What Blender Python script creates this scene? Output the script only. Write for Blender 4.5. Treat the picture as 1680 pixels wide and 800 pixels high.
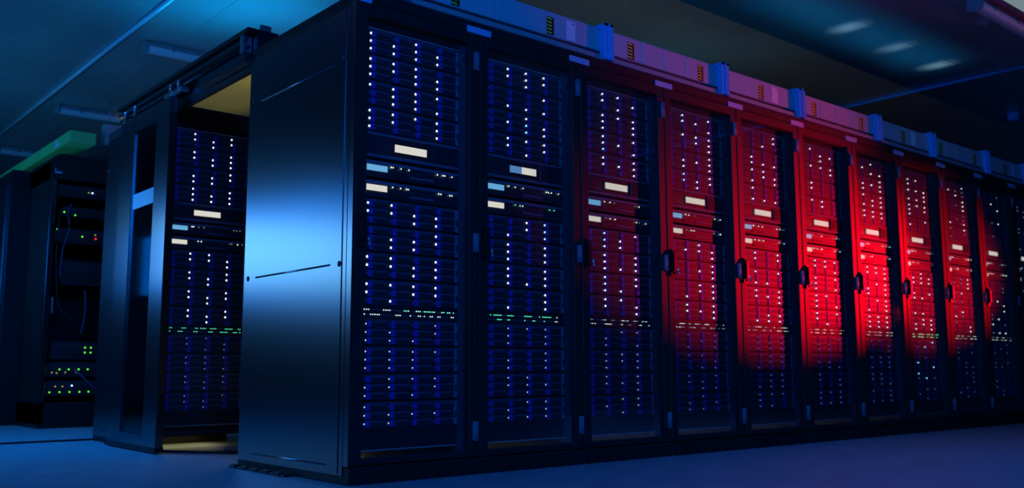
import bpy, bmesh, math, random
from mathutils import Vector, Matrix
PI = math.pi
S = bpy.context.scene
COL = S.collection
for o in list(bpy.data.objects):
    bpy.data.objects.remove(o)

# ------------------------------------------------------------------ camera
CAM = Vector((-1.976, -3.318, 0.456))
yaw, pitch, roll = 0.7047679, 0.1311689, -0.0023351
fw = Vector((math.sin(yaw) * math.cos(pitch), math.cos(yaw) * math.cos(pitch), math.sin(pitch)))
r0 = Vector((math.cos(yaw), -math.sin(yaw), 0)); u0 = r0.cross(fw)
rr = math.cos(roll) * r0 + math.sin(roll) * u0
uu = -math.sin(roll) * r0 + math.cos(roll) * u0
cd = bpy.data.cameras.new('camera'); cam = bpy.data.objects.new('camera', cd); COL.objects.link(cam)
M = Matrix((rr, uu, -fw)).transposed().to_4x4(); M.translation = CAM
cam.matrix_world = M
cd.sensor_width = 36; cd.lens = 1551.244 * 36 / 1680; cd.clip_start = 0.05; cd.clip_end = 60
cd.dof.use_dof = True; cd.dof.focus_distance = 4.2; cd.dof.aperture_fstop = 2.6
S.camera = cam

# ------------------------------------------------------------------ world, lamps, exposure
S.view_settings.view_transform = 'Standard'; S.view_settings.look = 'None'
S.view_settings.gamma = 1; S.view_settings.use_curve_mapping = False
S.view_settings.exposure = 0
w = bpy.data.worlds.new('world'); S.world = w; w.use_nodes = True
w.node_tree.nodes['Background'].inputs[0].default_value = (0.002, 0.012, 0.05, 1)
w.node_tree.nodes['Background'].inputs[1].default_value = 0.02

def aim(o, target):
    o.rotation_euler = (Vector(target) - o.location).to_track_quat('-Z', 'Y').to_euler()
def area(name, loc, target, sx, sy, col, watts, spread=PI):
    l = bpy.data.lights.new(name, 'AREA'); l.shape = 'RECTANGLE'; l.size = sx; l.size_y = sy
    l.color = col; l.energy = watts; l.spread = spread
    o = bpy.data.objects.new(name, l); COL.objects.link(o); o.location = loc; aim(o, target); return o
def spot(name, loc, target, ang, blend, col, watts, rad=0.05):
    l = bpy.data.lights.new(name, 'SPOT'); l.spot_size = ang; l.spot_blend = blend
    l.color = col; l.energy = watts; l.shadow_soft_size = rad
    o = bpy.data.objects.new(name, l); COL.objects.link(o); o.location = loc; aim(o, target); return o

# long strip lamps standing out of sight to the left, lying along Y and facing the cabinet ends: a wide blue one and a slim pale one added for the highlight's core
for col_, h_, w_ in (((0.0, 0.20, 1.0), 0.60, 17), ((0.06, 0.50, 0.70), 0.26, 12)):
    sl = area('strip_lamp', (-1.6, 4.7, 1.53), (-0.6, 4.7, 1.53), 0.40, 4.6, col_, w_)
    sl.rotation_euler = (PI / 2, 0, -PI / 2); sl.data.size = 4.2; sl.data.size_y = h_
area('panel_highlight_fill', (-2.125, 4.477, 1.50), (0.0, 0.5, 0.97), 2.0, 0.58, (0.26, 0.74, 0.95), 1.7, math.radians(70))  # narrow pale fill added out of view to make the side panel's highlight
area('panel_halo_fill', (-2.20, 4.63, 1.52), (0.0, 0.5, 0.97), 2.05, 0.95, (0.0, 0.20, 1.0), 1.8, math.radians(70))  # wider blue fill added to give that highlight its halo
# blue light of the room from behind the camera and from above
area('room_lamp', (-2.2, -4.6, 2.5), (1.5, 0.0, 1.1), 2.0, 0.8, (0.0, 0.17, 1.0), 140)
area('ceiling_lamp', (-1.3, 3.3, 2.75), (-1.0, 3.2, 0), 1.0, 2.2, (0.0, 0.21, 1.0), 34, math.radians(110))
area('front_floor_fill', (2.8, -1.25, 2.88), (2.8, -1.45, 0), 2.6, 0.25, (0.0, 0.17, 1.0), 9, math.radians(120))  # unseen blue fill added to brighten the floor before the front row
# unseen blue light added above the rear row to brighten the ceiling
area('rear_ceiling_fill', (0.65, 2.55, 2.16), (0.6, 2.5, 3), 0.8, 0.4, (0.0, 0.36, 1.0), 7, math.radians(125))
# unseen lights added over the trunking to throw the ceiling band and streaks
area('ceiling_streak_light', (4.3, 0.10, 2.26), (4.3, 0.10, 3), 2.4, 0.10, (0.02, 0.40, 1.0), 0.9, math.radians(64))
for x_, w_ in ((4.15, .05), (4.82, .035), (5.50, .05)):
    area('ceiling_streak_light', (x_, 0.13, 2.262), (x_, 0.11, 3), 0.03, 0.18, (0.45, 0.85, 1.0), w_, math.radians(22))
area('aisle_ceiling_fill', (3.6, 1.5, 2.0), (3.4, 1.3, 3), 2.5, 0.4, (0.03, 0.60, 1.0), 0.9, math.radians(120))  # soft teal fill added in the aisle to tint the ceiling
# red spot far along the row, with added heads for right racks, trunking and batten
RL = (11.83, -3.7, 1.30)
spot('red_spot', RL, (3.44, 0.0, 1.27), math.radians(10.2), 1.0, (1.0, 0.0, 0.008), 8600, 0.02)
spot('red_spot', (11.83, -3.7, 1.20), (5.15, 0.0, 1.28), math.radians(11.5), 1.0, (1.0, 0.0, 0.008), 1900, 0.02)
spot('red_spot', (11.83, -3.7, 1.40), (2.9, 0.0, 2.18), math.radians(8), 1.0, (1.0, 0.0, 0.03), 2500, 0.02)
spot('red_spot', (11.83, -3.7, 1.50), (4.75, -.74, 2.83), math.radians(5), 1.0, (1.0, 0.0, 0.06), 160, 0.02)
# warm aisle lamp lighting the ceiling, then unseen fills added behind the front row and under the rear cabinet
spot('aisle_lamp', (1.6, 1.25, 1.95), (1.45, 4.4, 2.9), math.radians(17), 0.8, (1.0, 0.80, 0.0), 520, 0.06)
area('grille_fill', (2.6, 1.9, 0.34), (2.6, 0.2, 0.08), 3.6, 0.06, (1.0, 0.85, 0.35), 13)  # added low strip that warms the base grilles from behind
area('under_rack_fill', (0.30, 2.44, 0.066), (0.30, 2.44, 0), 0.40, 0.30, (1.0, 0.95, 0.42), 0.22)  # added under the cabinet to light the floor patch there

# ------------------------------------------------------------------ materials
MATS = {}
def mat(name, col, rough=0.5, metal=0.0, spec=0.5, emit=None, es=0.0, bump=0.0, bscale=200.0, var=0.0, vscale=3.0, trans=False):
    if name in MATS: return MATS[name]
    m = bpy.data.materials.new(name); m.use_nodes = True; nt = m.node_tree; b = nt.nodes['Principled BSDF']
    b.inputs['Base Color'].default_value = (*col, 1); b.inputs['Roughness'].default_value = rough
    b.inputs['Metallic'].default_value = metal; b.inputs['Specular IOR Level'].default_value = spec
    if emit: b.inputs['Emission Color'].default_value = (*emit, 1); b.inputs['Emission Strength'].default_value = es
    tc = nt.nodes.new('ShaderNodeTexCoord')
    if bump:
        n = nt.nodes.new('ShaderNodeTexNoise'); n.inputs['Scale'].default_value = bscale; n.inputs['Detail'].default_value = 2
        nt.links.new(tc.outputs['Object'], n.inputs['Vector'])
        bp = nt.nodes.new('ShaderNodeBump'); bp.inputs['Strength'].default_value = bump; bp.inputs['Distance'].default_value = 0.002
        nt.links.new(n.outputs['Fac'], bp.inputs['Height']); nt.links.new(bp.outputs['Normal'], b.inputs['Normal'])
    if var:
        n = nt.nodes.new('ShaderNodeTexNoise'); n.inputs['Scale'].default_value = vscale; n.inputs['Detail'].default_value = 4
        nt.links.new(tc.outputs['Object'], n.inputs['Vector'])
        mp = nt.nodes.new('ShaderNodeMapRange'); mp.inputs['To Min'].default_value = max(rough - var, 0.02); mp.inputs['To Max'].default_value = rough + var
        nt.links.new(n.outputs['Fac'], mp.inputs['Value']); nt.links.new(mp.outputs['Result'], b.inputs['Roughness'])
    MATS[name] = m; return m
black = mat('black_powder_coat', (0.008, 0.009, 0.011), 0.42, spec=0.35, bump=0.06, bscale=500)
panelm = mat('satin_black_panel', (0.19, 0.19, 0.20), 0.22, metal=1.0, bump=0.008, bscale=600)
ridgem = mat('satin_black_ridge', (0.40, 0.40, 0.42), 0.18, metal=1.0)
framem = mat('door_frame_black', (0.032, 0.018, 0.018), 0.5, spec=0.25, bump=0.05, bscale=500)
darkin = mat('cabinet_inside', (0.006, 0.006, 0.007), 0.6)
postm = mat('grey_mounting_post', (0.05, 0.055, 0.07), 0.45)
shelfm = mat('drive_shelf_shell', (0.012, 0.013, 0.02), 0.5)
drivem = mat('drive_carrier_face', (0.021, 0.030, 0.052), 0.45)
driveedge = mat('drive_carrier_edge', (0.06, 0.075, 0.11), 0.4)
latchm = mat('blue_latch', (0.06, 0.045, 0.40), 0.45)
earm = mat('grey_ear', (0.16, 0.18, 0.24), 0.45)
dimled = mat('unlit_led', (0.35, 0.4, 0.5), 0.3)
ledw = mat('led_white', (0.9, 0.95, 0.85), 0.3, emit=(0.86, 1.0, 0.80), es=4.0)
ledd = mat('led_faint', (0.6, 0.7, 0.6), 0.3, emit=(0.75, 0.95, 0.85), es=0.8)
ledf = mat('led_very_faint', (0.5, 0.6, 0.65), 0.3, emit=(0.7, 0.9, 0.9), es=0.35)
ledc = mat('led_cyan', (0.4, 0.8, 0.9), 0.3, emit=(0.25, 0.75, 1.0), es=4.0)
ledg = mat('led_green', (0.3, 0.9, 0.5), 0.3, emit=(0.18, 1.0, 0.42), es=3.0)
ledgs = mat('led_leaf_green', (0.2, 0.9, 0.1), 0.3, emit=(0.12, 1.0, 0.05), es=1.8)
ledr = mat('led_red', (0.9, 0.05, 0.05), 0.3, emit=(1.0, 0.02, 0.06), es=2.5)
ledb = mat('led_blue', (0.2, 0.3, 0.9), 0.3, emit=(0.25, 0.4, 1.0), es=6.0)
leda = mat('led_amber', (0.8, 0.6, 0.1), 0.3, emit=(0.8, 0.6, 0.05), es=0.5)
unitm = mat('control_unit_face', (0.016, 0.02, 0.032), 0.4)
unitl = mat('control_unit_edge', (0.10, 0.12, 0.17), 0.4)
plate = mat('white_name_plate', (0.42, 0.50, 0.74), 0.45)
chrome = mat('chrome', (0.75, 0.75, 0.78), 0.15, metal=1)
rubber = mat('black_handle', (0.008, 0.008, 0.009), 0.35)
hingem = mat('hinge_steel', (0.16, 0.18, 0.24), 0.4)
trunkm = mat('trunking_grey', (0.44, 0.48, 0.54), 0.38, metal=0.0, bump=0.03, bscale=40, var=0.06, vscale=4)
railm = mat('trunking_rail', (0.42, 0.43, 0.46), 0.35, metal=0.3)
brktm = mat('blue_bracket', (0.03, 0.50, 0.92), 0.4)
blk = mat('label_black', (0.008, 0.008, 0.008), 0.5)
yel = mat('label_yellow', (0.95, 0.90, 0.06), 0.5)
whitel = mat('label_white', (0.85, 0.85, 0.88), 0.5)
yellowduct = mat('yellow_raceway', (0.28, 0.80, 0.22), 0.45)
alum = mat('dark_aluminium', (0.05, 0.055, 0.065), 0.3, metal=0.6)
steel = mat('brushed_steel', (0.5, 0.52, 0.55), 0.28, metal=1.0)
battenm = mat('batten_body', (0.30, 0.31, 0.32), 0.4)
diffm = mat('batten_diffuser', (0.75, 0.76, 0.78), 0.22, spec=0.6)
pipem = mat('galvanised_pipe', (0.80, 0.82, 0.85), 0.3, metal=0.2)
cablem = mat('black_cable', (0.02, 0.02, 0.025), 0.5)
cableb = mat('blue_cable', (0.04, 0.06, 0.15), 0.5)
ductm = mat('white_duct', (0.75, 0.77, 0.75), 0.4)
bandm = mat('frosted_band', (0.75, 0.80, 0.85), 0.35)
boxm = mat('pale_box', (0.5, 0.52, 0.55), 0.45)

def glassmat(name, tint, gloss, rough):
    m = bpy.data.materials.new(name); m.use_nodes = True; nt = m.node_tree; nt.nodes.remove(nt.nodes['Principled BSDF'])
    t = nt.nodes.new('ShaderNodeBsdfTransparent'); t.inputs[0].default_value = (*tint, 1)
    g = nt.nodes.new('ShaderNodeBsdfGlossy'); g.inputs[0].default_value = (1, 1, 1, 1); g.inputs['Roughness'].default_value = rough
    f = nt.nodes.new('ShaderNodeFresnel'); f.inputs[0].default_value = 1.45
    mu = nt.nodes.new('ShaderNodeMath'); mu.operation = 'MULTIPLY'; mu.inputs[1].default_value = gloss
    mx = nt.nodes.new('ShaderNodeMixShader')
    nt.links.new(f.outputs[0], mu.inputs[0]); nt.links.new(mu.outputs[0], mx.inputs[0])
    nt.links.new(t.outputs[0], mx.inputs[1]); nt.links.new(g.outputs[0], mx.inputs[2])
    nt.links.new(mx.outputs[0], nt.nodes['Material Output'].inputs[0])
    MATS[name] = m; return m
glass = glassmat('clear_door_glass', (0.96, 0.97, 0.98), 0.30, 0.006)
tint = glassmat('smoked_glass', (0.10, 0.12, 0.16), 0.8, 0.06)

def screenmat(name, col, strength, pitch=0.0042):
    m = bpy.data.materials.new(name); m.use_nodes = True; nt = m.node_tree; b = nt.nodes['Principled BSDF']
    b.inputs['Base Color'].default_value = (0.02, 0.02, 0.02, 1); b.inputs['Roughness'].default_value = 0.3
    tc = nt.nodes.new('ShaderNodeTexCoord'); sp = nt.nodes.new('ShaderNodeSeparateXYZ')
    mu = nt.nodes.new('ShaderNodeMath'); mu.operation = 'MULTIPLY'; mu.inputs[1].default_value = 2 * PI / pitch
    si = nt.nodes.new('ShaderNodeMath'); si.operation = 'SINE'
    mp = nt.nodes.new('ShaderNodeMapRange'); mp.inputs['From Min'].default_value = -1
    mp.inputs['To Min'].default_value = strength * 0.8; mp.inputs['To Max'].default_value = strength
    nt.links.new(tc.outputs['Object'], sp.inputs[0]); nt.links.new(sp.outputs['X'], mu.inputs[0]); nt.links.new(mu.outputs[0], si.inputs[0])
    nt.links.new(si.outputs[0], mp.inputs['Value']); nt.links.new(mp.outputs['Result'], b.inputs['Emission Strength'])
    b.inputs['Emission Color'].default_value = (*col, 1); MATS[name] = m; return m
scr_w = screenmat('screen_white', (0.88, 0.84, 0.74), 0.95)
scr_b = screenmat('screen_blue', (0.16, 0.50, 0.86), 0.95)
scr_h = screenmat('screen_half_blue', (0.12, 0.28, 0.62), 0.9)

# perforated base plate: dots by two sine waves
def perfmat():
    m = bpy.data.materials.new('perforated_steel'); m.use_nodes = True; nt = m.node_tree; b = nt.nodes['Principled BSDF']
    b.inputs['Roughness'].default_value = 0.4
    tc = nt.nodes.new('ShaderNodeTexCoord'); v = nt.nodes.new('ShaderNodeTexVoronoi'); v.inputs['Scale'].default_value = 110; v.inputs['Randomness'].default_value = 0.0
    cr = nt.nodes.new('ShaderNodeValToRGB'); cr.color_ramp.elements[0].position = 0.30; cr.color_ramp.elements[1].position = 0.36
    cr.color_ramp.elements[0].color = (0.01, 0.01, 0.01, 1); cr.color_ramp.elements[1].color = (0.5, 0.5, 0.45, 1)
    nt.links.new(tc.outputs['Object'], v.inputs['Vector']); nt.links.new(v.outputs['Distance'], cr.inputs[0]); nt.links.new(cr.outputs[0], b.inputs['Base Color'])
    return m
perf = perfmat()

def roommat(name, c1, c2, scale, rough, spec=0.5, var=0.08):
    m = bpy.data.materials.new(name); m.use_nodes = True; nt = m.node_tree; b = nt.nodes['Principled BSDF']
    tc = nt.nodes.new('ShaderNodeTexCoord'); n = nt.nodes.new('ShaderNodeTexNoise'); n.inputs['Scale'].default_value = scale; n.inputs['Detail'].default_value = 5
    cr = nt.nodes.new('ShaderNodeValToRGB'); cr.color_ramp.elements[0].color = (*c1, 1); cr.color_ramp.elements[1].color = (*c2, 1)
    cr.color_ramp.elements[0].position = 0.3; cr.color_ramp.elements[1].position = 0.7
    mp = nt.nodes.new('ShaderNodeMapRange'); mp.inputs['To Min'].default_value = rough - var; mp.inputs['To Max'].default_value = rough + var
    nt.links.new(tc.outputs['Object'], n.inputs['Vector']); nt.links.new(n.outputs['Fac'], cr.inputs[0]); nt.links.new(cr.outputs[0], b.inputs['Base Color'])
    nt.links.new(n.outputs['Fac'], mp.inputs['Value']); nt.links.new(mp.outputs['Result'], b.inputs['Roughness'])
    b.inputs['Specular IOR Level'].default_value = spec; return m
floorm = roommat('vinyl_floor', (0.30, 0.31, 0.33), (0.36, 0.37, 0.39), 6.0, 0.42)
ceilm = roommat('satin_ceiling_panel', (0.34, 0.35, 0.36), (0.40, 0.41, 0.42), 1.5, 0.26, 0.8, 0.05)
wallm = roommat('painted_wall', (0.32, 0.33, 0.35), (0.36, 0.37, 0.39), 2.0, 0.6)

# ------------------------------------------------------------------ mesh helpers
class MB:
    def __init__(s): s.bm = bmesh.new(); s.mats = []
    def mi(s, m):
        if m not in s.mats: s.mats.append(m)
        return s.mats.index(m)
    def box(s, x0, x1, y0, y1, z0, z1, m, bev=0.0, seg=1):
        if bev > 0:
            b2 = bmesh.new(); bmesh.ops.create_cube(b2, size=1)
            bmesh.ops.scale(b2, vec=(x1 - x0, y1 - y0, z1 - z0), verts=b2.verts)
            bmesh.ops.bevel(b2, geom=list(b2.edges), offset=bev, segments=seg, affect='EDGES', clamp_overlap=True)
            c = Vector(((x0 + x1) / 2, (y0 + y1) / 2, (z0 + z1) / 2)); s._merge(b2, m, Matrix.Translation(c)); return s
        i = s.mi(m)
        v = [s.bm.verts.new(p) for p in ((x0, y0, z0), (x1, y0, z0), (x1, y1, z0), (x0, y1, z0), (x0, y0, z1), (x1, y0, z1), (x1, y1, z1), (x0, y1, z1))]
        for f in ((0, 3, 2, 1), (4, 5, 6, 7), (0, 1, 5, 4), (1, 2, 6, 5), (2, 3, 7, 6), (3, 0, 4, 7)):
            s.bm.faces.new([v[k] for k in f]).material_index = i
        return s
    def _merge(s, b2, m, mtx, smooth=False):
        i = s.mi(m); mp = {}
        for v in b2.verts: mp[v] = s.bm.verts.new(mtx @ v.co)
        for f in b2.faces:
            nf = s.bm.faces.new([mp[v] for v in f.verts]); nf.material_index = i; nf.smooth = smooth
        b2.free()
    def cyl(s, a, b, r, m, n=16, r2=None, smooth=True):
        a, b = Vector(a), Vector(b); d = b - a
        b2 = bmesh.new(); bmesh.ops.create_cone(b2, cap_ends=True, segments=n, radius1=r, radius2=r if r2 is None else r2, depth=d.length)
        mtx = Matrix.Translation((a + b) / 2) @ d.to_track_quat('Z', 'Y').to_matrix().to_4x4()
        s._merge(b2, m, mtx, smooth); return s
    def ball(s, c, r, m, sx=1, sy=1, sz=1, n=10):
        b2 = bmesh.new(); bmesh.ops.create_uvsphere(b2, u_segments=n, v_segments=max(6, n // 2), radius=r)
        s._merge(b2, m, Matrix.Translation(c) @ Matrix.Diagonal((sx, sy, sz, 1)), True); return s
    def tube(s, pts, r, m, n=8):
        i = s.mi(m); rings = []
        P = [Vector(p) for p in pts]
        for k, p in enumerate(P):
            d = (P[min(k + 1, len(P) - 1)] - P[max(k - 1, 0)]).normalized(); q = d.to_track_quat('Z', 'Y')
            rings.append([s.bm.verts.new(p + q @ Vector((r * math.cos(2 * PI * j / n), r * math.sin(2 * PI * j / n), 0))) for j in range(n)])
        for k in range(len(P) - 1):
            for j in range(n):
                f = s.bm.faces.new((rings[k][j], rings[k][(j + 1) % n], rings[k + 1][(j + 1) % n], rings[k + 1][j])); f.material_index = i; f.smooth = True
        for R_, rev in ((rings[0], True), (rings[-1], False)):
            f = s.bm.faces.new(R_[::-1] if rev else R_); f.material_index = i
        return s
    def torus(s, c, R_, r, m, axis='Y', n=28):
        pts = []
        for k in range(n + 1):
            t = 2 * PI * k / n
            pts.append(Vector(c) + (Vector((R_ * math.cos(t), 0, R_ * math.sin(t))) if axis == 'Y' else Vector((0, R_ * math.cos(t), R_ * math.sin(t)))))
        return s.tube(pts, r, m, 6)
    def poly(s, pts, ext, m):
        """closed outline pts (3D) pushed along ext"""
        i = s.mi(m); ext = Vector(ext); a = [s.bm.verts.new(p) for p in pts]; b = [s.bm.verts.new(Vector(p) + ext) for p in pts]
        s.bm.faces.new(a[::-1]).material_index = i; s.bm.faces.new(b).material_index = i
        n = len(pts)
        for k in range(n): s.bm.faces.new((a[k], a[(k + 1) % n], b[(k + 1) % n], b[k])).material_index = i
        return s
    def mesh(s, name):
        bmesh.ops.recalc_face_normals(s.bm, faces=s.bm.faces)
        me = bpy.data.meshes.new(name); s.bm.to_mesh(me); s.bm.free()
        for m in s.mats: me.materials.append(m)
        return me
    def obj(s, name, parent=None, loc=(0, 0, 0)):
        return ob(name, s.mesh(name), parent, loc)
def ob(name, me, parent=None, loc=(0, 0, 0)):
    o = bpy.data.objects.new(name, me); COL.objects.link(o); o.location = loc
    if parent is not None: o.parent = parent
    return o
def tag(o, label, cat, group=None, kind=None):
    if label: o['label'] = label
    if cat: o['category'] = cat
    if group: o['group'] = group
    if kind: o['kind'] = kind
    return o
def thing(name, label, cat, loc=(0, 0, 0), group=None):
    return tag(ob(name, None, None, loc), label, cat, group)
def struct(name, b, loc=(0, 0, 0), parent=None):
    o = b.obj(name, parent, loc)
    if parent is None: o['kind'] = 'structure'
    return o

# ------------------------------------------------------------------ the room
X0, X1, Y0, Y1, HC = -4.5, 15.0, -6.0, 10.4, 2.90
struct('floor', MB().box(X0 - .1, X1 + .1, Y0 - .1, Y1 + .1, -0.12, 0, floorm))
struct('ceiling', MB().box(X0 - .1, X1 + .1, Y0 - .1, Y1 + .1, HC, HC + .12, ceilm))
struct('wall_left', MB().box(X0 - .1, X0, Y0 - .1, Y1 + .1, 0, HC, wallm))
struct('wall_right', MB().box(X1, X1 + .1, Y0 - .1, Y1 + .1, 0, HC, wallm))
struct('wall_back', MB().box(X0, X1, Y1, Y1 + .1, 0, HC, wallm))
struct('wall_front', MB().box(X0, X1, Y0 - .1, Y0, 0, HC, wallm))
# ceiling panel joints
struct('trim_1', MB().box(X0, X1, -0.004, 0.004, HC - .004, HC, railm))
struct('trim_2', MB().box(0.548, 0.556, Y0, Y1, HC - .004, HC, railm))
# joint in the floor left of the aisle
struct('trim_3', MB().box(-2.6, 0.02, 3.25, 3.275, 0, 0.012, blk))

# ------------------------------------------------------------------ cabinets and what is in them
W, D, H = 0.65, 1.024, 2.0435
REC = 0.052
OX0, OX1, OZ0, OZ1 = 0.055, 0.595, 0.105, 1.945

def carcass_mesh():
    b = MB()
    b.box(0.002, 0.020, 0.032, D, 0.07, 2.0, darkin); b.box(W - .020, W - .002, 0.032, D, 0.07, 2.0, darkin)
    b.box(0.02, W - .02, D - .02, D, 0.30, 2.0, darkin)
    b.box(0.02, W - .02, 0.032, D, 1.985, 2.0, darkin)
    b.box(0.02, W - .02, 0.032, D, 0.07, 0.078, darkin)
    b.box(0.02, W - .02, 0.034, 0.050, 1.945, 1.985, darkin)
    return b.mesh('carcass')
def post_mesh(left):
    b = MB()
    if left: b.box(0.020, 0.079, 0.050, 0.085, 0.078, 1.985, darkin)
    else:
        b.box(0.571, W - .020, 0.050, 0.085, 0.078, 1.985, postm)
        b.box(0.600, 0.606, 0.034, 0.050, 0.12, 1.93, postm)
    return b.mesh('mounting_post')
def frame_mesh():
    b = MB(); e = 0.003
    b.box(0.004, OX0, 0, 0.030, 0.076, 1.998, framem, e); b.box(OX1, W - .004, 0, 0.030, 0.076, 1.998, framem, e)
    b.box(OX0 - .004, OX1 + .004, 0.001, 0.030, OZ1, 1.998, framem, e); b.box(OX0 - .004, OX1 + .004, 0.001, 0.030, 0.076, OZ0, framem, e)
    return b.mesh('door')
def hinge_mesh():
    b = MB()
    b.cyl((-.006, -.006, -.043), (-.006, -.006, .043), .006, hingem, 10); b.cyl((.007, -.006, -.043), (.007, -.006, .043), .006, hingem, 10)
    b.box(-.014, .014, -.004, .001, -.040, .040, hingem)
    return b.mesh('hinge')
def handle_mesh():
    b = MB(); pts = []
    for k in range(9):
        t = PI * k / 8; pts.append((0.022 * math.cos(t), 0, 0.052 + 0.022 * math.sin(t)))
    pts += [(-.022, 0, -.074), (.022, 0, -.074)]
    b.poly(pts, (0, -.012, 0), rubber)
    b.box(-.015, .015, -.026, -.010, -.052, .056, rubber, .005, 2)
    b.cyl((0, -.02, .05), (0, -.004, .05), .014, rubber, 14)
    return b.mesh('handle')
def lock_mesh():
    b = MB(); b.cyl((0, 0.004, 0), (0, -.014, 0), .009, chrome, 14); b.cyl((0, -.010, -.018), (0, -.010, 0), .004, chrome, 8)
    b.ball((0, -.012, -.02), .006, chrome); return b.mesh('lock')
def top_mesh():
    b = MB(); b.box(0.001, W - .001, 0.0, D, 2.0, H, framem, .004); return b.mesh('top_cover')
def plinth_mesh():
    b = MB(); b.box(0.001, W - .001, 0.0, D, 0.0, 0.070, black, .004); return b.mesh('plinth')
def plinth_back_mesh():
    b = MB(); b.box(0.001, W - .001, 0.42, D, 0.0, 0.070, black, .004); return b.mesh('plinth')
def foot_mesh():
    b = MB(); b.cyl((0, 0, 0), (0, 0, .012), .025, rubber, 16); b.cyl((0, 0, .012), (0, 0, .070), .008, steel, 10); return b.mesh('foot')
def ring_mesh():
    b = MB(); b.torus((0, 0, 0), .034, .0025, earm); b.box(.030, .040, -.002, .012, -.006, .006, earm); return b.mesh('cable_ring')
ME = dict(carcass=carcass_mesh(), pl=post_mesh(True), pr=post_mesh(False), frame=frame_mesh(), hinge=hinge_mesh(), handle=handle_mesh(), lock=lock_mesh(),
          top=top_mesh(), plinth=plinth_mesh(), plinth_set_back=plinth_back_mesh(), foot=foot_mesh(), ring=ring_mesh(),
          pane=MB().box(OX0 - .003, OX1 + .003, 0.012, 0.016, OZ0 - .003, OZ1 + .003, glass).mesh('pane'),
          plate=MB().box(-.071, .071, -.004, 0, -.0155, .0155, plate, .001).mesh('name_plate'),
          halfplate=MB().box(-.030, .030, -.004, 0, -.0155, .0155, plate, .001).mesh('name_plate'),
          grille=MB().box(0.025, W - .025, 0.034, 0.60, 0.078, 0.092, perf).mesh('base_grille'))

# ---- drive shelf (front at local y 0, bottom at local z 0, x from the cabinet's left)
SH = 0.108
LX = [0.0945 + 0.117 * c for c in range(4)]
LZ = [0.0880, 0.0540, 0.0200]
def shelf_mesh(with_drives):
    b = MB()
    b.box(0.082, 0.568, 0.004, 0.62, 0, SH, shelfm)
    b.box(0.082, 0.552, 0.0005, 0.004, SH - .004, SH, driveedge)
    if with_drives:
        for c in range(4):
            for r in range(3): drive_into(b, LX[c] - .0065, LZ[r] - .0155)
    return b.mesh('drive_shelf')
def drive_into(b, x, z):
    b.box(x, x + .113, -.002, .006, z, z + .030, drivem)
    b.box(x + .034, x + .110, -.005, -.002, z + .021, z + .028, driveedge)
    b.box(x + .013, x + .032, -.006, -.002, z + .001, z + .029, latchm)
    b.box(x + .046, x + .104, -.0035, -.002, z + .006, z + .015, shelfm)
    b.cyl((x + .0065, -.001, z + .0155), (x + .0065, -.005, z + .0155), .0027, dimled, 8)
ME['shelf'] = shelf_mesh(False); ME['shelf_full'] = shelf_mesh(True)
b = MB(); drive_into(b, 0, 0); ME['drive'] = b.mesh('drive')
ME['ear'] = MB().box(0.5525, 0.569, -.004, 0.004, 0.004, SH - .004, earm, .0015).box(0.5565, 0.565, -.0055, -.004, 0.03, 0.06, shelfm).cyl((0.5608, -.006, .09), (0.5608, -.003, .09), .003, blk, 8).mesh('ear')
def led_mesh(m, r=.0047): 
    b = MB(); b.ball((0, -.005, 0), r, m, .88, .36, 1.0, 12); return b.mesh('led')
ME['ledw'] = led_mesh(ledw); ME['ledd'] = led_mesh(ledd, .0036); ME['ledc'] = led_mesh(ledc); ME['ledf'] = led_mesh(ledf, .0034)
# ---- display unit (2U), z 0..0.115
def display_body():
    b = MB(); b.box(0.082, 0.569, 0.002, 0.60, 0, 0.112, unitm)
    b.box(0.086, 0.565, -.006, 0.002, 0.098, 0.110, unitl, .002); b.box(0.086, 0.565, -.006, 0.002, 0.003, 0.016, unitl, .002)
    b.box(0.086, 0.205, -.004, 0.002, 0.018, 0.096, unitm, .002); b.box(0.42, 0.565, -.004, 0.002, 0.018, 0.096, unitm, .002)
    for k in range(14): b.box(0.43 + .009 * k, 0.434 + .009 * k, -.006, -.003, 0.026, 0.088, shelfm)
    b.box(0.216, 0.400, -.003, 0.002, 0.030, 0.078, blk, .002)
    return b.mesh('display_unit')
ME['disp'] = display_body()
ME['screen'] = MB().box(-.083, .083, -.002, 0, -.0165, .0165, scr_w).mesh('screen')
ME['screen_l'] = MB().box(-.083, -.010, -.002, 0, -.0165, .0165, scr_h).mesh('screen')
ME['screen_r'] = MB().box(-.008, .083, -.002, 0, -.0165, .0165, scr_w).mesh('screen')
ME['screen_2'] = MB().box(.028, .083, -.002, 0, -.0165, .0165, scr_w).mesh('screen')
ME['screen_1'] = MB().box(-.083, .026, -.002, 0, -.0165, .0165, scr_w).mesh('screen')
# ---- control unit (1U) z 0..0.072
def unit_body():
    b = MB(); b.box(0.082, 0.569, 0.002, 0.60, 0, 0.074, unitm)
    b.box(0.084, 0.568, -.005, 0.002, 0.056, 0.070, unitl, .002)
    b.box(0.308, 0.434, -.005, 0.002, 0.013, 0.022, unitl, .001)
    b.box(0.200, 0.300, -.002, 0.002, 0.010, 0.026, shelfm)
    return b.mesh('control_unit')
ME['unit'] = unit_body()
ME['lcd_b'] = MB().box(-.051, .051, -.002, 0, -.013, .013, scr_b).mesh('screen')
ME['lcd_w'] = MB().box(-.051, .051, -.002, 0, -.013, .013, scr_w).mesh('screen')
ME['uled'] = led_mesh(ledw, .0028); ME['uledg'] = led_mesh(ledg, .0028); ME['uledd'] = led_mesh(ledd, .0024)
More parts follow.
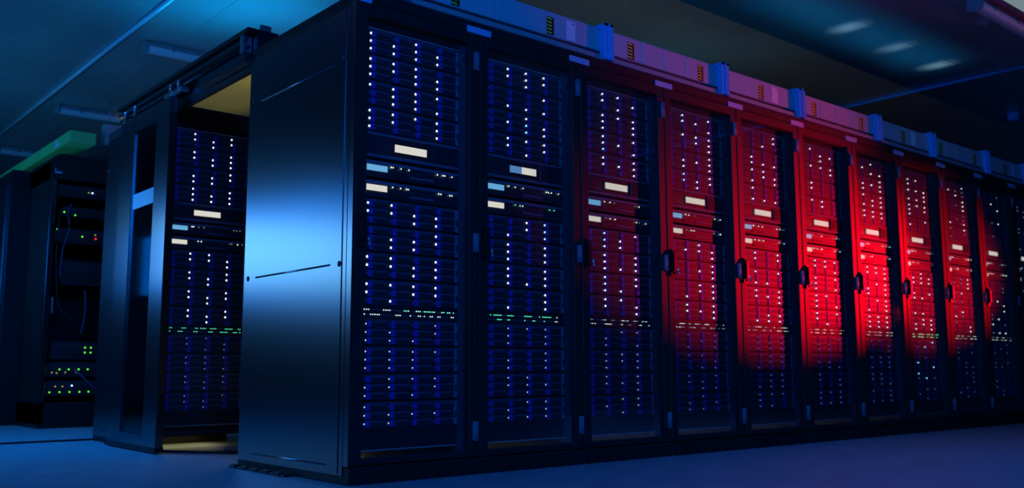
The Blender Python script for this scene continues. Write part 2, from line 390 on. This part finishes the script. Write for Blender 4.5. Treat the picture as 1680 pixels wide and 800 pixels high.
# ---- network switch z 0..0.056
def switch_body():
    b = MB(); b.box(0.082, 0.569, 0.002, 0.42, 0, 0.0535, shelfm)
    for r in range(2):
        for k in range(45):
            x = 0.088 + .0104 * k; z = 0.036 - .020 * r
            b.box(x - .003, x + .003, -.0005, 0.002, z - .0025, z + .0025, unitl)
            b.box(x - .0042, x + .0042, -.001, 0.002, z + .004, z + .0105, blk)
    return b.mesh('network_switch')
ME['switch'] = switch_body()
def pl_mesh(m): return MB().box(-.0018, .0018, -.0030, 0.0, -.0022, .0022, m).mesh('port_led')
ledp = mat('port_white', (0.8, 0.9, 0.8), 0.3, emit=(0.80, 1.0, 0.78), es=1.4); ledq = mat('port_green', (0.3, 0.9, 0.5), 0.3, emit=(0.12, 0.95, 0.45), es=1.5)
ME['plw'] = pl_mesh(ledp); ME['plg'] = pl_mesh(ledq); ME['pld'] = pl_mesh(ledf)
# ---- vent panels
def vent(z0, z1, n=60):
    b = MB(); b.box(0.082, 0.569, 0.006, 0.02, z0, z1, darkin); b.box(0.082, 0.569, -.006, 0.006, z0, z0 + .005, railm, .0015); b.box(0.082, 0.569, 0, 0.006, z1 - .006, z1, shelfm)
    for k in range(n):
        x = 0.088 + (0.475 / n) * k; b.box(x, x + .0045, 0, 0.006, z0 + .006, z1 - .008, shelfm)
    return b.mesh('vent_panel')
ME['vent'] = vent(0, 0.086); ME['vent_top'] = vent(0, 0.066)

ORD = ['first', 'second', 'third', 'fourth', 'fifth', 'sixth', 'seventh', 'eighth', 'ninth', 'tenth', 'eleventh', 'twelfth']
FROM = ['in the corner cabinet'] + ['in the %s cabinet from the corner' % ORD[k] for k in range(1, 11)]
SZ = [1.886 - 0.1135 * i for i in range(4)] + [1.148 - 0.1137 * i for i in range(4)] + [0.642 - 0.1133 * i for i in range(4)]

def lit(pats):       # 'a b c' rows per shelf
    return [p.split() for p in pats]
PAT = {
 0: ['1010 1111 1111', '1110 1111 1011', '1111 0110 0111', '1111 1101 1001', '1100 1111 0011', '0001 0111 0110', '1101 1111 0011', '1111 1011 0100',
     '1001 1101 1110', '1111 1110 1110', '0111 1101 1010', '1000 1111 1100'],
 1: ['1111 0111 0010', '0001 0000 1111', '0010 01c1 00c1', '1111 0101 1010', '001c 101c 110c', '1101 0101 0101', '0101 1101 0111', '0001 1001 0101',
     '1111 0101 0101', '1001 0101 1101', '0110 1111 0010', '0011 1101 0111'],
 2: ['1110 0101 1010', '0111 1101 0101', '0101 1110 0c01', '1101 0111 0001', '0c01 0c10 0110', '1101 0101 0111', '0101 1101 0110', '0110 0101 1001',
     '0011 1100 0101', '1111 0111 1101', '0101 1111 1001', '0011 0101 0010'],
 3: ['0101 1110 0001', '1111 0011 0001', '0001 1111 0101', '0c01 0c11 0010', '0010 0111 1001', '0001 1011 0001', '0011 0011 1101', '0101 0111 0001',
     '0101 1011 0101', '0110 1001 0011', '0101 0110 0011', '0010 0101 0110'],
 'B': ['0101 1111 0010', '0101 1111 0011', '1001 0111 0110', '1101 0111 0111', '0110 1111 0001', '1101 0111 0010', '0101 1111 0010', '0101 1111 0010',
       '0110 1101 0011', '0111 0110 0011', '0101 1111 0010', '0101 1110 0010'],
}
SW = {0: ([0, 1, 2, 9, 10, 11, 12, 19, 20, 21, 25, 26, 27, 29, 30, 31, 32, 33, 34, 38, 39, 41, 42, 44], [0, 3, 4, 5, 6, 7, 15, 16, 17, 22, 26, 27, 29, 32, 33, 36, 37, 43, 44]),
      1: ([2, 4, 5, 6, 7, 8, 12, 13, 14, 15, 22, 23, 24, 25, 26, 31, 33, 34, 35, 36, 37, 38, 42], [6, 7, 8, 12, 13, 22, 27, 28, 34, 41, 42])}
ULED = ([.207, .217, .258, .299, .451, .481, .492, .532], [.217, .257, .287, .297, .459, .471, .520, .532])
CNT = {'n': 0}

def fill(X, Y, key, where, nice):
    """what stands in a cabinet whose front-left corner is X, Y"""
    rnd = random.Random(100 + (key if isinstance(key, int) else 77))
    base = Vector((X, Y + REC, 0))
    # drive shelves
    for i, z in enumerate(SZ):
        zb = z - LZ[0]
        lab = 'drive shelf with blue latches, %s from the top, %s' % (ORD[i], where)
        if nice: o = thing('drive_shelf', lab, 'drive shelf', base + Vector((0, 0, zb)), 'drive shelves ' + where); ob('shell', ME['shelf'], o)
        else: o = tag(ob('drive_shelf', ME['shelf_full'], None, base + Vector((0, 0, zb))), lab, 'drive shelf', 'drive shelves ' + where)
        ob('ear', ME['ear'], o)
        if key in PAT: rows = PAT[key][i].split()
        else: rows = [''.join('1' if rnd.random() < (.58 if key in (4, 5, 6, 7) else (.5 if key == 8 else .36)) else '0' for c in range(4)) for r in range(3)]
        for r in range(3):
            for c in range(4):
                dx, dz = LX[c], LZ[r]
                p = o
                if nice:
                    p = ob('drive', ME['drive'], o, (dx - .0065, 0, dz - .0155)); dx, dz = .0065, .0155
                q = rows[r][c]
                if c == 0 and key != 0: q = '0'
                if q != '0':
                    m = 'ledc' if q == 'c' else ('ledw' if z > .66 and not (key == 'B' and i > 7) and not (key in (8, 9, 10) and rnd.random() < .6) else 'ledd')
                    if m == 'ledd' and (key == 'B' or key >= 3) and i > 7: m = 'ledf'
                    if key in (7,) and 7 < i < 11 and rnd.random() < .6: m = 'ledc'
                    ob('led', ME[m], p, (dx, 0, dz))
    # display unit
    o = thing('display_unit', 'two-unit display panel with a lit white screen, %s' % where, 'display unit', base + Vector((0, 0, 1.345)), 'lit display units')
    ob('body', ME['disp'], o)
    if key == 1: scs = ['screen_l', 'screen_r']
    elif key == 2: scs = ['screen_1', 'screen_2']
    else: scs = ['screen']
    for s_ in scs: ob('screen', ME[s_], o, (.308, -.004, .0545))
    # control units
    for n, (zb, lcd, word) in enumerate(((1.2625, 'lcd_b', 'blue'), (1.1765, 'lcd_w', 'white'))):
        o = thing('control_unit', 'slim control unit with a %s screen, %s' % (word, where), 'control unit', base + Vector((0, 0, zb)), 'slim control units with %s screens' % word)
        ob('body', ME['unit'], o); ob('screen', ME[lcd], o, (.1395, 0, .0395))
        for k, x in enumerate(ULED[n]):
            if key in (0,): m = 'uled'
            else:
                if rnd.random() < .15: continue
                x += rnd.choice((-.01, 0, 0, .008)); m = 'uledg' if (key == 1 and n == 1 and rnd.random() < .7) else ('uled' if rnd.random() < .7 else 'uledd')
            ob('led', ME[m], o, (x, 0, .0505))
    # switch
    o = thing('network_switch', 'network switch with two rows of tiny green-white lights, %s' % where, 'switch', base + Vector((0, 0, .6655)), 'network switches with rows of lights')
    ob('body', ME['switch'], o)
    if key in SW: rows = SW[key]
    else:
        rows = []
        for r in range(2):
            s_, k = [], rnd.randint(0, 2)
            while k < 45:
                n = rnd.randint(1, 5); s_ += list(range(k, min(45, k + n))); k += n + rnd.randint(1, 6)
            rows.append(s_)
    for r in range(2):
        for k in rows[r]:
            m = 'plw'
            if key == 1: m = 'plg' if k < 40 else 'plw'
            elif key in (7, 'B'): m = 'plg'
            elif key != 0: m = 'plw' if rnd.random() < .4 else 'pld'
            elif r == 0 and k > 20 or k in (19, 20): m = 'plg' if rnd.random() < .7 else 'plw'
            ob('port_led', ME[m], o, (.088 + .0104 * k, 0, .036 - .020 * r))
    tag(ob('vent_panel', ME['vent'], None, base + Vector((0, 0, .125))), 'black slotted vent panel under the lowest drive shelf, %s' % where, 'vent panel', 'slotted vent panels at the bottom')
    tag(ob('vent_panel', ME['vent_top'], None, base + Vector((0, 0, 1.908))), 'black slotted vent panel above the topmost drive shelf, %s' % where, 'vent panel', 'slotted vent panels at the top')

def side_panel(parent, depth_off=0.0):
    b = MB()
    b.box(-.004, 0.002, 0.048, 0.940 + .072, 0.034, 1.985, panelm, .0015)
    o = b.obj('side_panel', parent)
    MB().box(-.003, 0.002, 0.006, 0.046, 0.072, 2.0, panelm, .001).obj('corner_strip', parent)
    # raised inner panel with a joint around it
    b = MB(); b.box(-.0075, -.004, 0.081, 0.975, 0.042, 1.975, panelm, .0012); b.obj('inner_panel', o)
    for z in (1.752, 0.888, 0.0715):
        b = MB(); b.cyl((-.0075, 0.176, z), (-.0075, 0.872, z), .0042, ridgem, 14); b.ball((-.0075, .176, z), .0042, ridgem); b.ball((-.0075, .872, z), .0042, ridgem); b.obj('ridge', o)
    for y, z in ((0.097, 0.887), (0.958, 0.888), (0.090, 1.768), (0.955, 1.768)):
        b = MB(); b.cyl((-.0075, y, z), (-.0095, y, z), .0125, rubber, 18); b.cyl((-.0095, y, z), (-.0105, y, z), .0085, hingem, 14); b.box(-.0112, -.0105, y - .0015, y + .0015, z - .006, z + .006, blk); b.obj('lock', o)
    return o

def cabinet(X, Y, label, group, end=False, door=True, feet=False, first=False):
    o = thing('server_cabinet', label, 'server cabinet', (X, Y, 0), group)
    ob('carcass', ME['carcass'], o); ob('mounting_post', ME['pl'], o); ob('mounting_post', ME['pr'], o)
    ob('top_cover', ME['top'], o)
    if feet:
        ob('plinth', ME['plinth_set_back'], o)
        for x_ in (.05, W - .05): ob('foot', ME['foot'], o, (x_, .05, 0))
    else: ob('plinth', ME['plinth'], o)
    g = ob('base_grille', ME['grille'], o)
    ob('cable_ring', ME['ring'], o, (.606, .040, 1.866))
    d = ob('door', ME['frame'], o)
    p = ob('pane', ME['pane'], d); p['label'] = 'clear glass pane of the door'
    for z in (1.862, 1.018, 0.186): ob('hinge', ME['hinge'], d, (W - .020, 0, z))
    h = ob('handle', ME['handle'], d, (0.034, 0, 1.024)); h['label'] = 'black swing handle'
    l = ob('lock', ME['lock'], d, (0.061, -.010, 0.985)); l['label'] = 'chrome lock cylinder'
    if first: ob('name_plate', ME['halfplate'], o, (.036, 0, 2.009))['label'] = 'blank white name plate'
    if first:
        b = MB(); b.box(-.045, .001, .46, 1.02, 0, .010, rubber, .003)
        for k in range(5): b.box(-.050, -.020, .50 + .11 * k, .55 + .11 * k, 0, .016, rubber, .003)
        b.obj('foot_plate', o)
    CABS.append(o)
    if end: side_panel(o)
    return o

CABS = []
NR = 11
for k in range(NR):
    if k == 0: lab = 'black server cabinet at the near corner, its wide blue-lit side panel in view'
    else: lab = 'black glass-doored server cabinet, %s from the near corner of the long row' % ORD[k]
    cabinet(W * k, 0, lab, 'server cabinets of the long front row', end=(k == 0), first=(k == 0))
    fill(W * k, 0, k, FROM[k], k < 6)
YB = 2.20
cabinet(0.0, YB, 'black server cabinet seen through the aisle opening behind the sliding door', None, end=True, feet=True)
fill(0.0, YB, 'B', 'in the cabinet across the aisle', True)

for k in range(NR - 1):
    tag(ob('name_plate', ME['plate'], None, (W * (k + 1) - .003, 0, 2.009)), 'blank pale name plate over the joint between the %s and %s cabinets from the corner' % (ORD[k], ORD[k + 1]), 'name plate', 'name plates along the cabinet tops')

# ------------------------------------------------------------------ trunking on the front row
tr = thing('cable_trunking', 'long pale grey cable trunking lying on top of the front row of cabinets', 'cable trunking', (0, 0, H))
xe = 7.15
b = MB(); b.box(0.15, xe, 0.02, 0.20, 0.012, 0.045, railm, .002); b.box(0.15, xe, -.010, 0.02, 0.005, 0.030, railm, .003); b.box(.15, xe, .02, .20, 0.0, .012, railm); b.obj('base_rail', tr)
joints = [0.15, 0.754]
x = 0.754
seq = [0.15, 0.754, 1.477, 1.776, 1.963, 2.147, 2.465, 3.26, 3.531, 3.72, 3.915, 4.235, 5.05, 5.31, 5.49, 5.68, 5.99, 6.80, xe]
for a_, b_ in zip(seq[:-1], seq[1:]):
    o = MB().box(a_ + .0015, b_ - .0015, 0.004, 0.19, 0.052, 0.178, trunkm, .003).obj('cover', tr)
def yellow_label():
    b = MB(); b.box(-.024, .024, -.0012, 0, -.046, .046, blk)
    for k in range(5):
        z = -.036 + .018 * k; b.poly([(-.022, -.0012, z - .001), (.010, -.0012, z - .004), (.010, -.0012, z + .004), (-.022, -.0012, z + .007)], (0, -.0006, 0), yel)
    return b.mesh('warning_label')
yl = yellow_label()
for k in range(11):
    o = ob('warning_label', yl, tr, (.513 + .5895 * k, .004, .103)); o['label'] = 'black label with yellow stripes'
b = MB(); b.box(-.031, .031, -.0012, 0, -.050, .050, whitel); b.box(.006, .026, -.0018, -.0012, .036, .040, blk); b.box(-.026, -.022, -.0018, -.0012, .006, .010, blk); wl = b.mesh('white_label')
for k in range(4):
    o = ob('white_label', wl, tr, (1.244 + 1.774 * k, .004, .110)); o['label'] = 'white paper label'
b = MB()
b.box(-.036, .036, -.030, -.024, 0.004, 0.198, brktm, .002); b.box(-.036, -.030, -.024, .004, .004, .180, brktm); b.box(.030, .036, -.024, .004, .004, .180, brktm)
b.box(-.006, .006, -.036, -.030, .004, .198, brktm, .002); b.box(-.036, .036, -.030, .19, .182, .198, brktm, .002); b.box(-.058, -.036, -.012, .004, .165, .185, brktm)
bm_ = b.mesh('bracket')
BX = [0.22, 1.49, 2.475, 3.275, 4.25, 5.065, 6.005, 6.80]
for k, x in enumerate(BX):
    ob('bracket', bm_, tr, (x, 0, 0))['label'] = 'upright blue bracket'

# ------------------------------------------------------------------ aisle door and its header
hd = thing('door_header', 'black overhead beam with sliding door rails spanning the aisle end', 'door header', (0, 0, 0))
b = MB()
b.box(0.020, 0.135, 1.00, 2.97, H + .008, 2.156, black, .004)
b.box(-.035, 0.020, 1.00, 2.97, 2.135, 2.156, black, .003)
b.box(0.022, 0.050, 1.03, 2.195, 1.955, H + .009, black, .003)
b.obj('beam', hd)
MB().box(-.028, -.018, 1.03, 2.95, 2.090, 2.112, alum, .003).obj('rail', hd)
MB().cyl((-.012, 1.035, 2.066), (-.012, 2.95, 2.066), .010, alum, 12).obj('rail', hd)
MB().box(-.03, .018, 1.035, 1.62, 1.985, 2.035, alum, .003).obj('cover_strip', hd)
for y in (1.90, 2.02, 2.62, 2.80):
    b = MB(); b.cyl((-.040, y, 2.080), (-.026, y, 2.080), .018, steel, 16); b.box(-.038, -.030, y - .02, y + .02, 2.035, 2.085, steel, .002); b.obj('roller', hd)
MB().box(-.030, .018, 1.06, 1.10, 2.04, 2.135, steel, .003).obj('stop_block', hd)
MB().box(-.034, .010, 1.85, 2.12, 2.020, 2.052, steel, .003).obj('drive_block', hd)
MB().box(0.04, .10, 1.012, 1.03, 2.156, 2.19, steel, .004).obj('end_bolt', hd)

dr = thing('sliding_door', 'black sliding aisle door with a tall dark window and pale band', 'sliding door', (-.042, 1.93, 0))
b = MB(); dw = 0.83
b.box(-.022, .022, 0, .21, .030, 2.005, panelm, .003); b.box(-.022, .022, .59, dw, .030, 2.005, panelm, .003)
b.box(-.021, .022, .205, .595, 1.90, 2.005, panelm); b.box(-.021, .022, .205, .595, .030, .095, panelm)
b.obj('frame', dr)
o = MB().box(-.010, -.004, .205, .595, .090, 1.905, tint).obj('window_pane', dr); o['label'] = 'dark smoked glass pane'
o = MB().box(-.0115, -.010, .212, .588, 1.420, 1.512, bandm).obj('band', dr); o['label'] = 'pale band across the window'
MB().box(-.027, .024, -.006, dw + .01, .006, .036, black, .003).obj('bottom_rail', dr)
for y in (.10, .73): MB().box(-.010, .010, y - .02, y + .02, 2.004, 2.018, steel, .002).obj('hanger', dr)
MB().box(-.006, .006, .06, .76, 0, .007, black).obj('floor_guide', dr)
tag(MB().poly([(.025, 2.06, 0), (.28, 1.64, 0), (.36, 1.69, 0), (.11, 2.10, 0)], (0, 0, .012), alum).obj('threshold_plate'), 'dark metal threshold plate on the floor across the aisle opening', 'threshold')

# ------------------------------------------------------------------ far racks on the left
eq = thing('equipment_rack', 'open-fronted black rack with loose cables and green lights, far left', 'equipment rack', (0.05, 4.79, 0))
b = MB(); cw, chh = .70, 2.135
b.box(0, .02, .03, .66, 0.03, chh, black, .003); b.box(cw - .02, cw, .03, .66, 0.03, chh, black, .003); b.box(.02, cw - .02, .64, .66, .03, chh, darkin); b.box(.02, cw - .02, .03, .64, 0.03, .06, darkin); b.obj('carcass', eq)
pts = [(0, 0, 1.99), (0, 0, 2.14), (.012, 0, 2.17), (.05, 0, 2.195), (cw, 0, 2.195), (cw, 0, 1.99)]
MB().poly(pts, (0, .66, 0), black).obj('top_cap', eq)
MB().box(0, .045, 0, .05, .03, 1.99, panelm, .004).obj('corner_post', eq); MB().box(cw - .045, cw, 0, .05, .03, 1.99, panelm, .004).obj('corner_post', eq)
MB().box(0, cw, 0, .66, 0, .20, black, .004).obj('plinth', eq)
b = MB(); b.box(.02, .075, -.004, 0, 2.035, 2.05, plate); b.box(.02, .03, -.004, 0, 2.055, 2.075, plate); b.obj('badge', eq)
MB().box(.05, .062, -.03, 0, .90, 1.03, steel, .003).obj('latch', eq)
EX, EY = 0.05, 4.84
def eqbox(name, label, cat, z0, z1, x0=.06, x1=.60, leds=(), y=0.0, extra=None, group=None):
    o = thing(name, label, cat, (EX, EY + y, z0))
    b = MB(); h_ = z1 - z0; b.box(x0, x1, 0, .45, 0, h_, shelfm, .003); b.box(x0 + .01, x1 - .01, -.006, 0, h_ * .55, h_ * .9, unitm, .002)
    n = int((x1 - x0) / .022)
    for k in range(n): b.box(x0 + .012 + .022 * k, x0 + .028 + .022 * k, -.004, 0, h_ * .12, h_ * .42, blk)
    b.obj('body', o)
    for j, (x, z, m) in enumerate(leds):
        bb = MB(); bb.ball((0, -.008, 0), .0060, m); bb.obj('led', o, (x, 0, z))
    return o
def pxz(px, py):     # a spot on the equipment's front, from its measured place on that plane
    return None
eqbox('storage_server', 'dark server with one blue light near the top of the open rack', 'server', 1.86, 1.96, leds=((.33, .05, ledb), (.30, .05, leda)))
eqbox('storage_server', 'dark server below the blue-lit one in the open rack', 'server', 1.70, 1.78, x0=.10, leds=((.12, .03, ledgs), (.205, .012, ledgs)))
eqbox('storage_server', 'dark server with a red light in the upper half of the open rack', 'server', 1.48, 1.60, leds=((.075, .105, ledgs), (.27, .06, ledgs), (.375, .05, ledr), (.37, .082, leda)))
eqbox('power_unit', 'bulky dark power unit standing on a shelf in the open rack', 'power unit', 1.14, 1.34, x0=.12, x1=.5, y=.01)
eqbox('storage_server', 'server with four green lights above the patch panels in the open rack', 'server', .54, .68, x0=.08, leds=((.34, .095, ledgs), (.385, .095, ledgs), (.34, .055, ledgs), (.385, .055, ledgs)))
for nm, z0, xs, ex in (('upper', .40, (.155, .225, .30, .37), ((.10, .035, leda), (.135, .032, leda), (.20, .036, leda), (.285, .036, leda))), ('lower', .25, (.09, .165, .24, .315, .385), ((.13, .075, leda), (.185, .075, leda), (.255, .080, ledb)))):
    eqbox('patch_panel', 'patch panel with a line of green lights, %s of two in the open rack' % nm, 'patch panel', z0, z0 + .12,
          leds=tuple((x, .06 if nm == 'upper' else .030, ledgs) for x in xs) + ex)
for j, (pts, m, lab) in enumerate((
    ([(.09, -.02, 1.75), (.07, -.035, 1.5), (.08, -.03, 1.25), (.11, -.02, 1.0), (.16, -.025, .9), (.24, -.015, .86)], cablem, 'black cable hanging in a loop down the left of the open rack'),
    ([(.26, -.012, .46), (.30, -.045, .42), (.36, -.055, .36), (.42, -.05, .30), (.46, -.02, .27)], cableb, 'bluish patch cable slanting across the patch panels'),
    ([(.17, -.02, 1.80), (.14, -.035, 1.72), (.16, -.03, 1.60), (.12, -.03, 1.42), (.11, -.02, 1.2)], cableb, 'bluish cable bent down from the upper servers of the open rack'),
    ([(.31, -.01, 1.10), (.315, -.03, 1.0), (.312, -.03, .85), (.30, -.01, .75)], cableb, 'short bluish cable hanging below the power unit'))):
    # smooth the run
    P = [Vector(p) for p in pts]; Q = []
    for k in range(len(P) - 1):
        p0, p1, p2, p3 = P[max(k - 1, 0)], P[k], P[k + 1], P[min(k + 2, len(P) - 1)]
        for s_ in range(6):
            t = s_ / 6; Q.append(.5 * ((2 * p1) + (p2 - p0) * t + (2 * p0 - 5 * p1 + 4 * p2 - p3) * t * t + (3 * p1 - p0 - 3 * p2 + p3) * t ** 3))
    Q.append(P[-1])
    tag(MB().tube(Q, .007, m).obj('cable', None, (EX, EY, 0)), lab, 'cable')

fc = thing('closed_cabinet', 'dark closed cabinet with a side door, cut by the left edge of the picture', 'cabinet', (-.10, 5.46, 0))
b = MB(); b.box(0, .70, 0, 1.2, .06, 2.10, black, .004); b.obj('carcass', fc)
MB().poly([(0, 0, 2.10), (0, 0, 2.13), (.012, 0, 2.15), (.70, 0, 2.15), (.70, 0, 2.10)], (0, 1.2, 0), black).obj('top_cap', fc)
MB().box(0.005, .70, 0.005, 1.2, 0, .06, black).obj('plinth', fc)
d = MB().box(-.020, 0, .05, .62, .09, 2.02, panelm, .004).obj('door', fc); MB().box(-.020, 0, .64, 1.18, .09, 2.02, panelm, .004).obj('door', fc)
b = MB(); b.box(-.045, -.020, .45, .50, .85, 1.05, rubber, .008, 2); b.obj('handle', d)
MB().box(-.024, -.018, .18, .48, 1.84, 1.86, blk).obj('vent_slot', d)

rw = thing('fibre_raceway', 'yellow-green raceway box running back over the far left racks', 'raceway', (0, 4.60, 2.195))
b = MB(); b.box(.115, .318, 0, 4.6, .072, .166, yellowduct, .004); b.obj('duct', rw)
b = MB(); b.box(.114, .116, .30, .42, .09, .14, whitel); b.obj('sticker', rw)
for y in (.5, 2.2, 3.8): MB().box(.19, .23, y, y + .04, 0, .072, black, .003).obj('stand', rw)

# ------------------------------------------------------------------ ceiling things
def batten(loc, label, L=1.5):
    o = thing('ceiling_batten', label, 'ceiling light', loc, 'unlit ceiling battens')
    MB().box(.03, L - .03, -.045, .045, -.040, 0, battenm, .006).obj('body', o)
    pts = []
    for k in range(13):
        t = PI * k / 12; pts.append((.03, .050 * math.cos(t), -.040 - .045 * math.sin(t)))
    MB().poly(pts, (L - .06, 0, 0), diffm).obj('diffuser', o)
    for x in (0, L - .03):
        b = MB(); b.box(x, x + .03, -.056, .056, -.090, 0, battenm, .012, 2); b.obj('end_cap', o)
    for k in range(4):
        b = MB(); x = .2 + k * (L - .4) / 3; b.box(x, x + .02, -.058, -.046, -.055, -.02, steel, .003); b.box(x, x + .02, .046, .058, -.055, -.02, steel, .003); b.obj('clip', o)
    return o
for j, (x, y, lab) in enumerate(((0.35, 3.68, 'unlit ceiling batten just above the sliding door header'),
                                 (0.33, 5.92, 'unlit ceiling batten beyond the header, above the far left raceway'),
                                 (0.30, 8.10, 'unlit ceiling batten farthest back on the left'),
                                 (4.27, -0.72, 'unlit ceiling batten with a pink reflection at the top right'))):
    batten((x, y, HC), lab)
tag(MB().tube([(0.19, 2.0, HC - .016), (0.19, 9.9, HC - .016)], .016, pipem, 12).obj('conduit'), 'pale conduit pipe along the ceiling at the left', 'conduit')
tag(MB().tube([(6.02, -4.0, HC - .014), (6.02, 3.2, HC - .014)], .014, brktm, 12).obj('conduit'), 'blue conduit pipe crossing the ceiling at the right', 'conduit')
b = MB(); b.cyl((4.75, -.59, HC), (4.75, -.59, HC - .02), .055, boxm, 24, .05); b.cyl((4.75, -.59, HC - .02), (4.75, -.59, HC - .035), .035, boxm, 20, .03)
tag(b.obj('smoke_detector'), 'round smoke detector on the ceiling beside the batten at the right', 'smoke detector')
b = MB(); b.cyl((7.5, .33, HC), (7.5, .33, HC - .05), .06, brktm, 20, .05); b.box(7.44, 7.56, .30, .36, HC - .08, HC - .05, brktm, .006)
tag(b.obj('ceiling_sensor'), 'small blue sensor on the ceiling at the right edge of the picture', 'sensor')
dc = thing('light_panel', 'dim pale ceiling light panel in the top right corner', 'ceiling light', (4.05, -1.48, HC))
MB().box(0, 1.3, 0, .64, -.03, 0, battenm, .004).obj('housing', dc)
MB().box(.02, 1.28, .02, .62, -.034, -.03, mat('dim_panel_light', (.6, .62, .6), .4, emit=(.62, .86, .80), es=.26)).obj('diffuser', dc)
sg = thing('hanging_box', 'pale box hanging from the ceiling behind the rear cabinet', 'box', (.62, 5.4, 2.46))
MB().box(0, .26, 0, .10, 0, .20, boxm, .006).obj('body', sg)
for x in (.05, .21): MB().cyl((x, .05, .20), (x, .05, HC - 2.46), .005, steel, 8).obj('rod', sg)
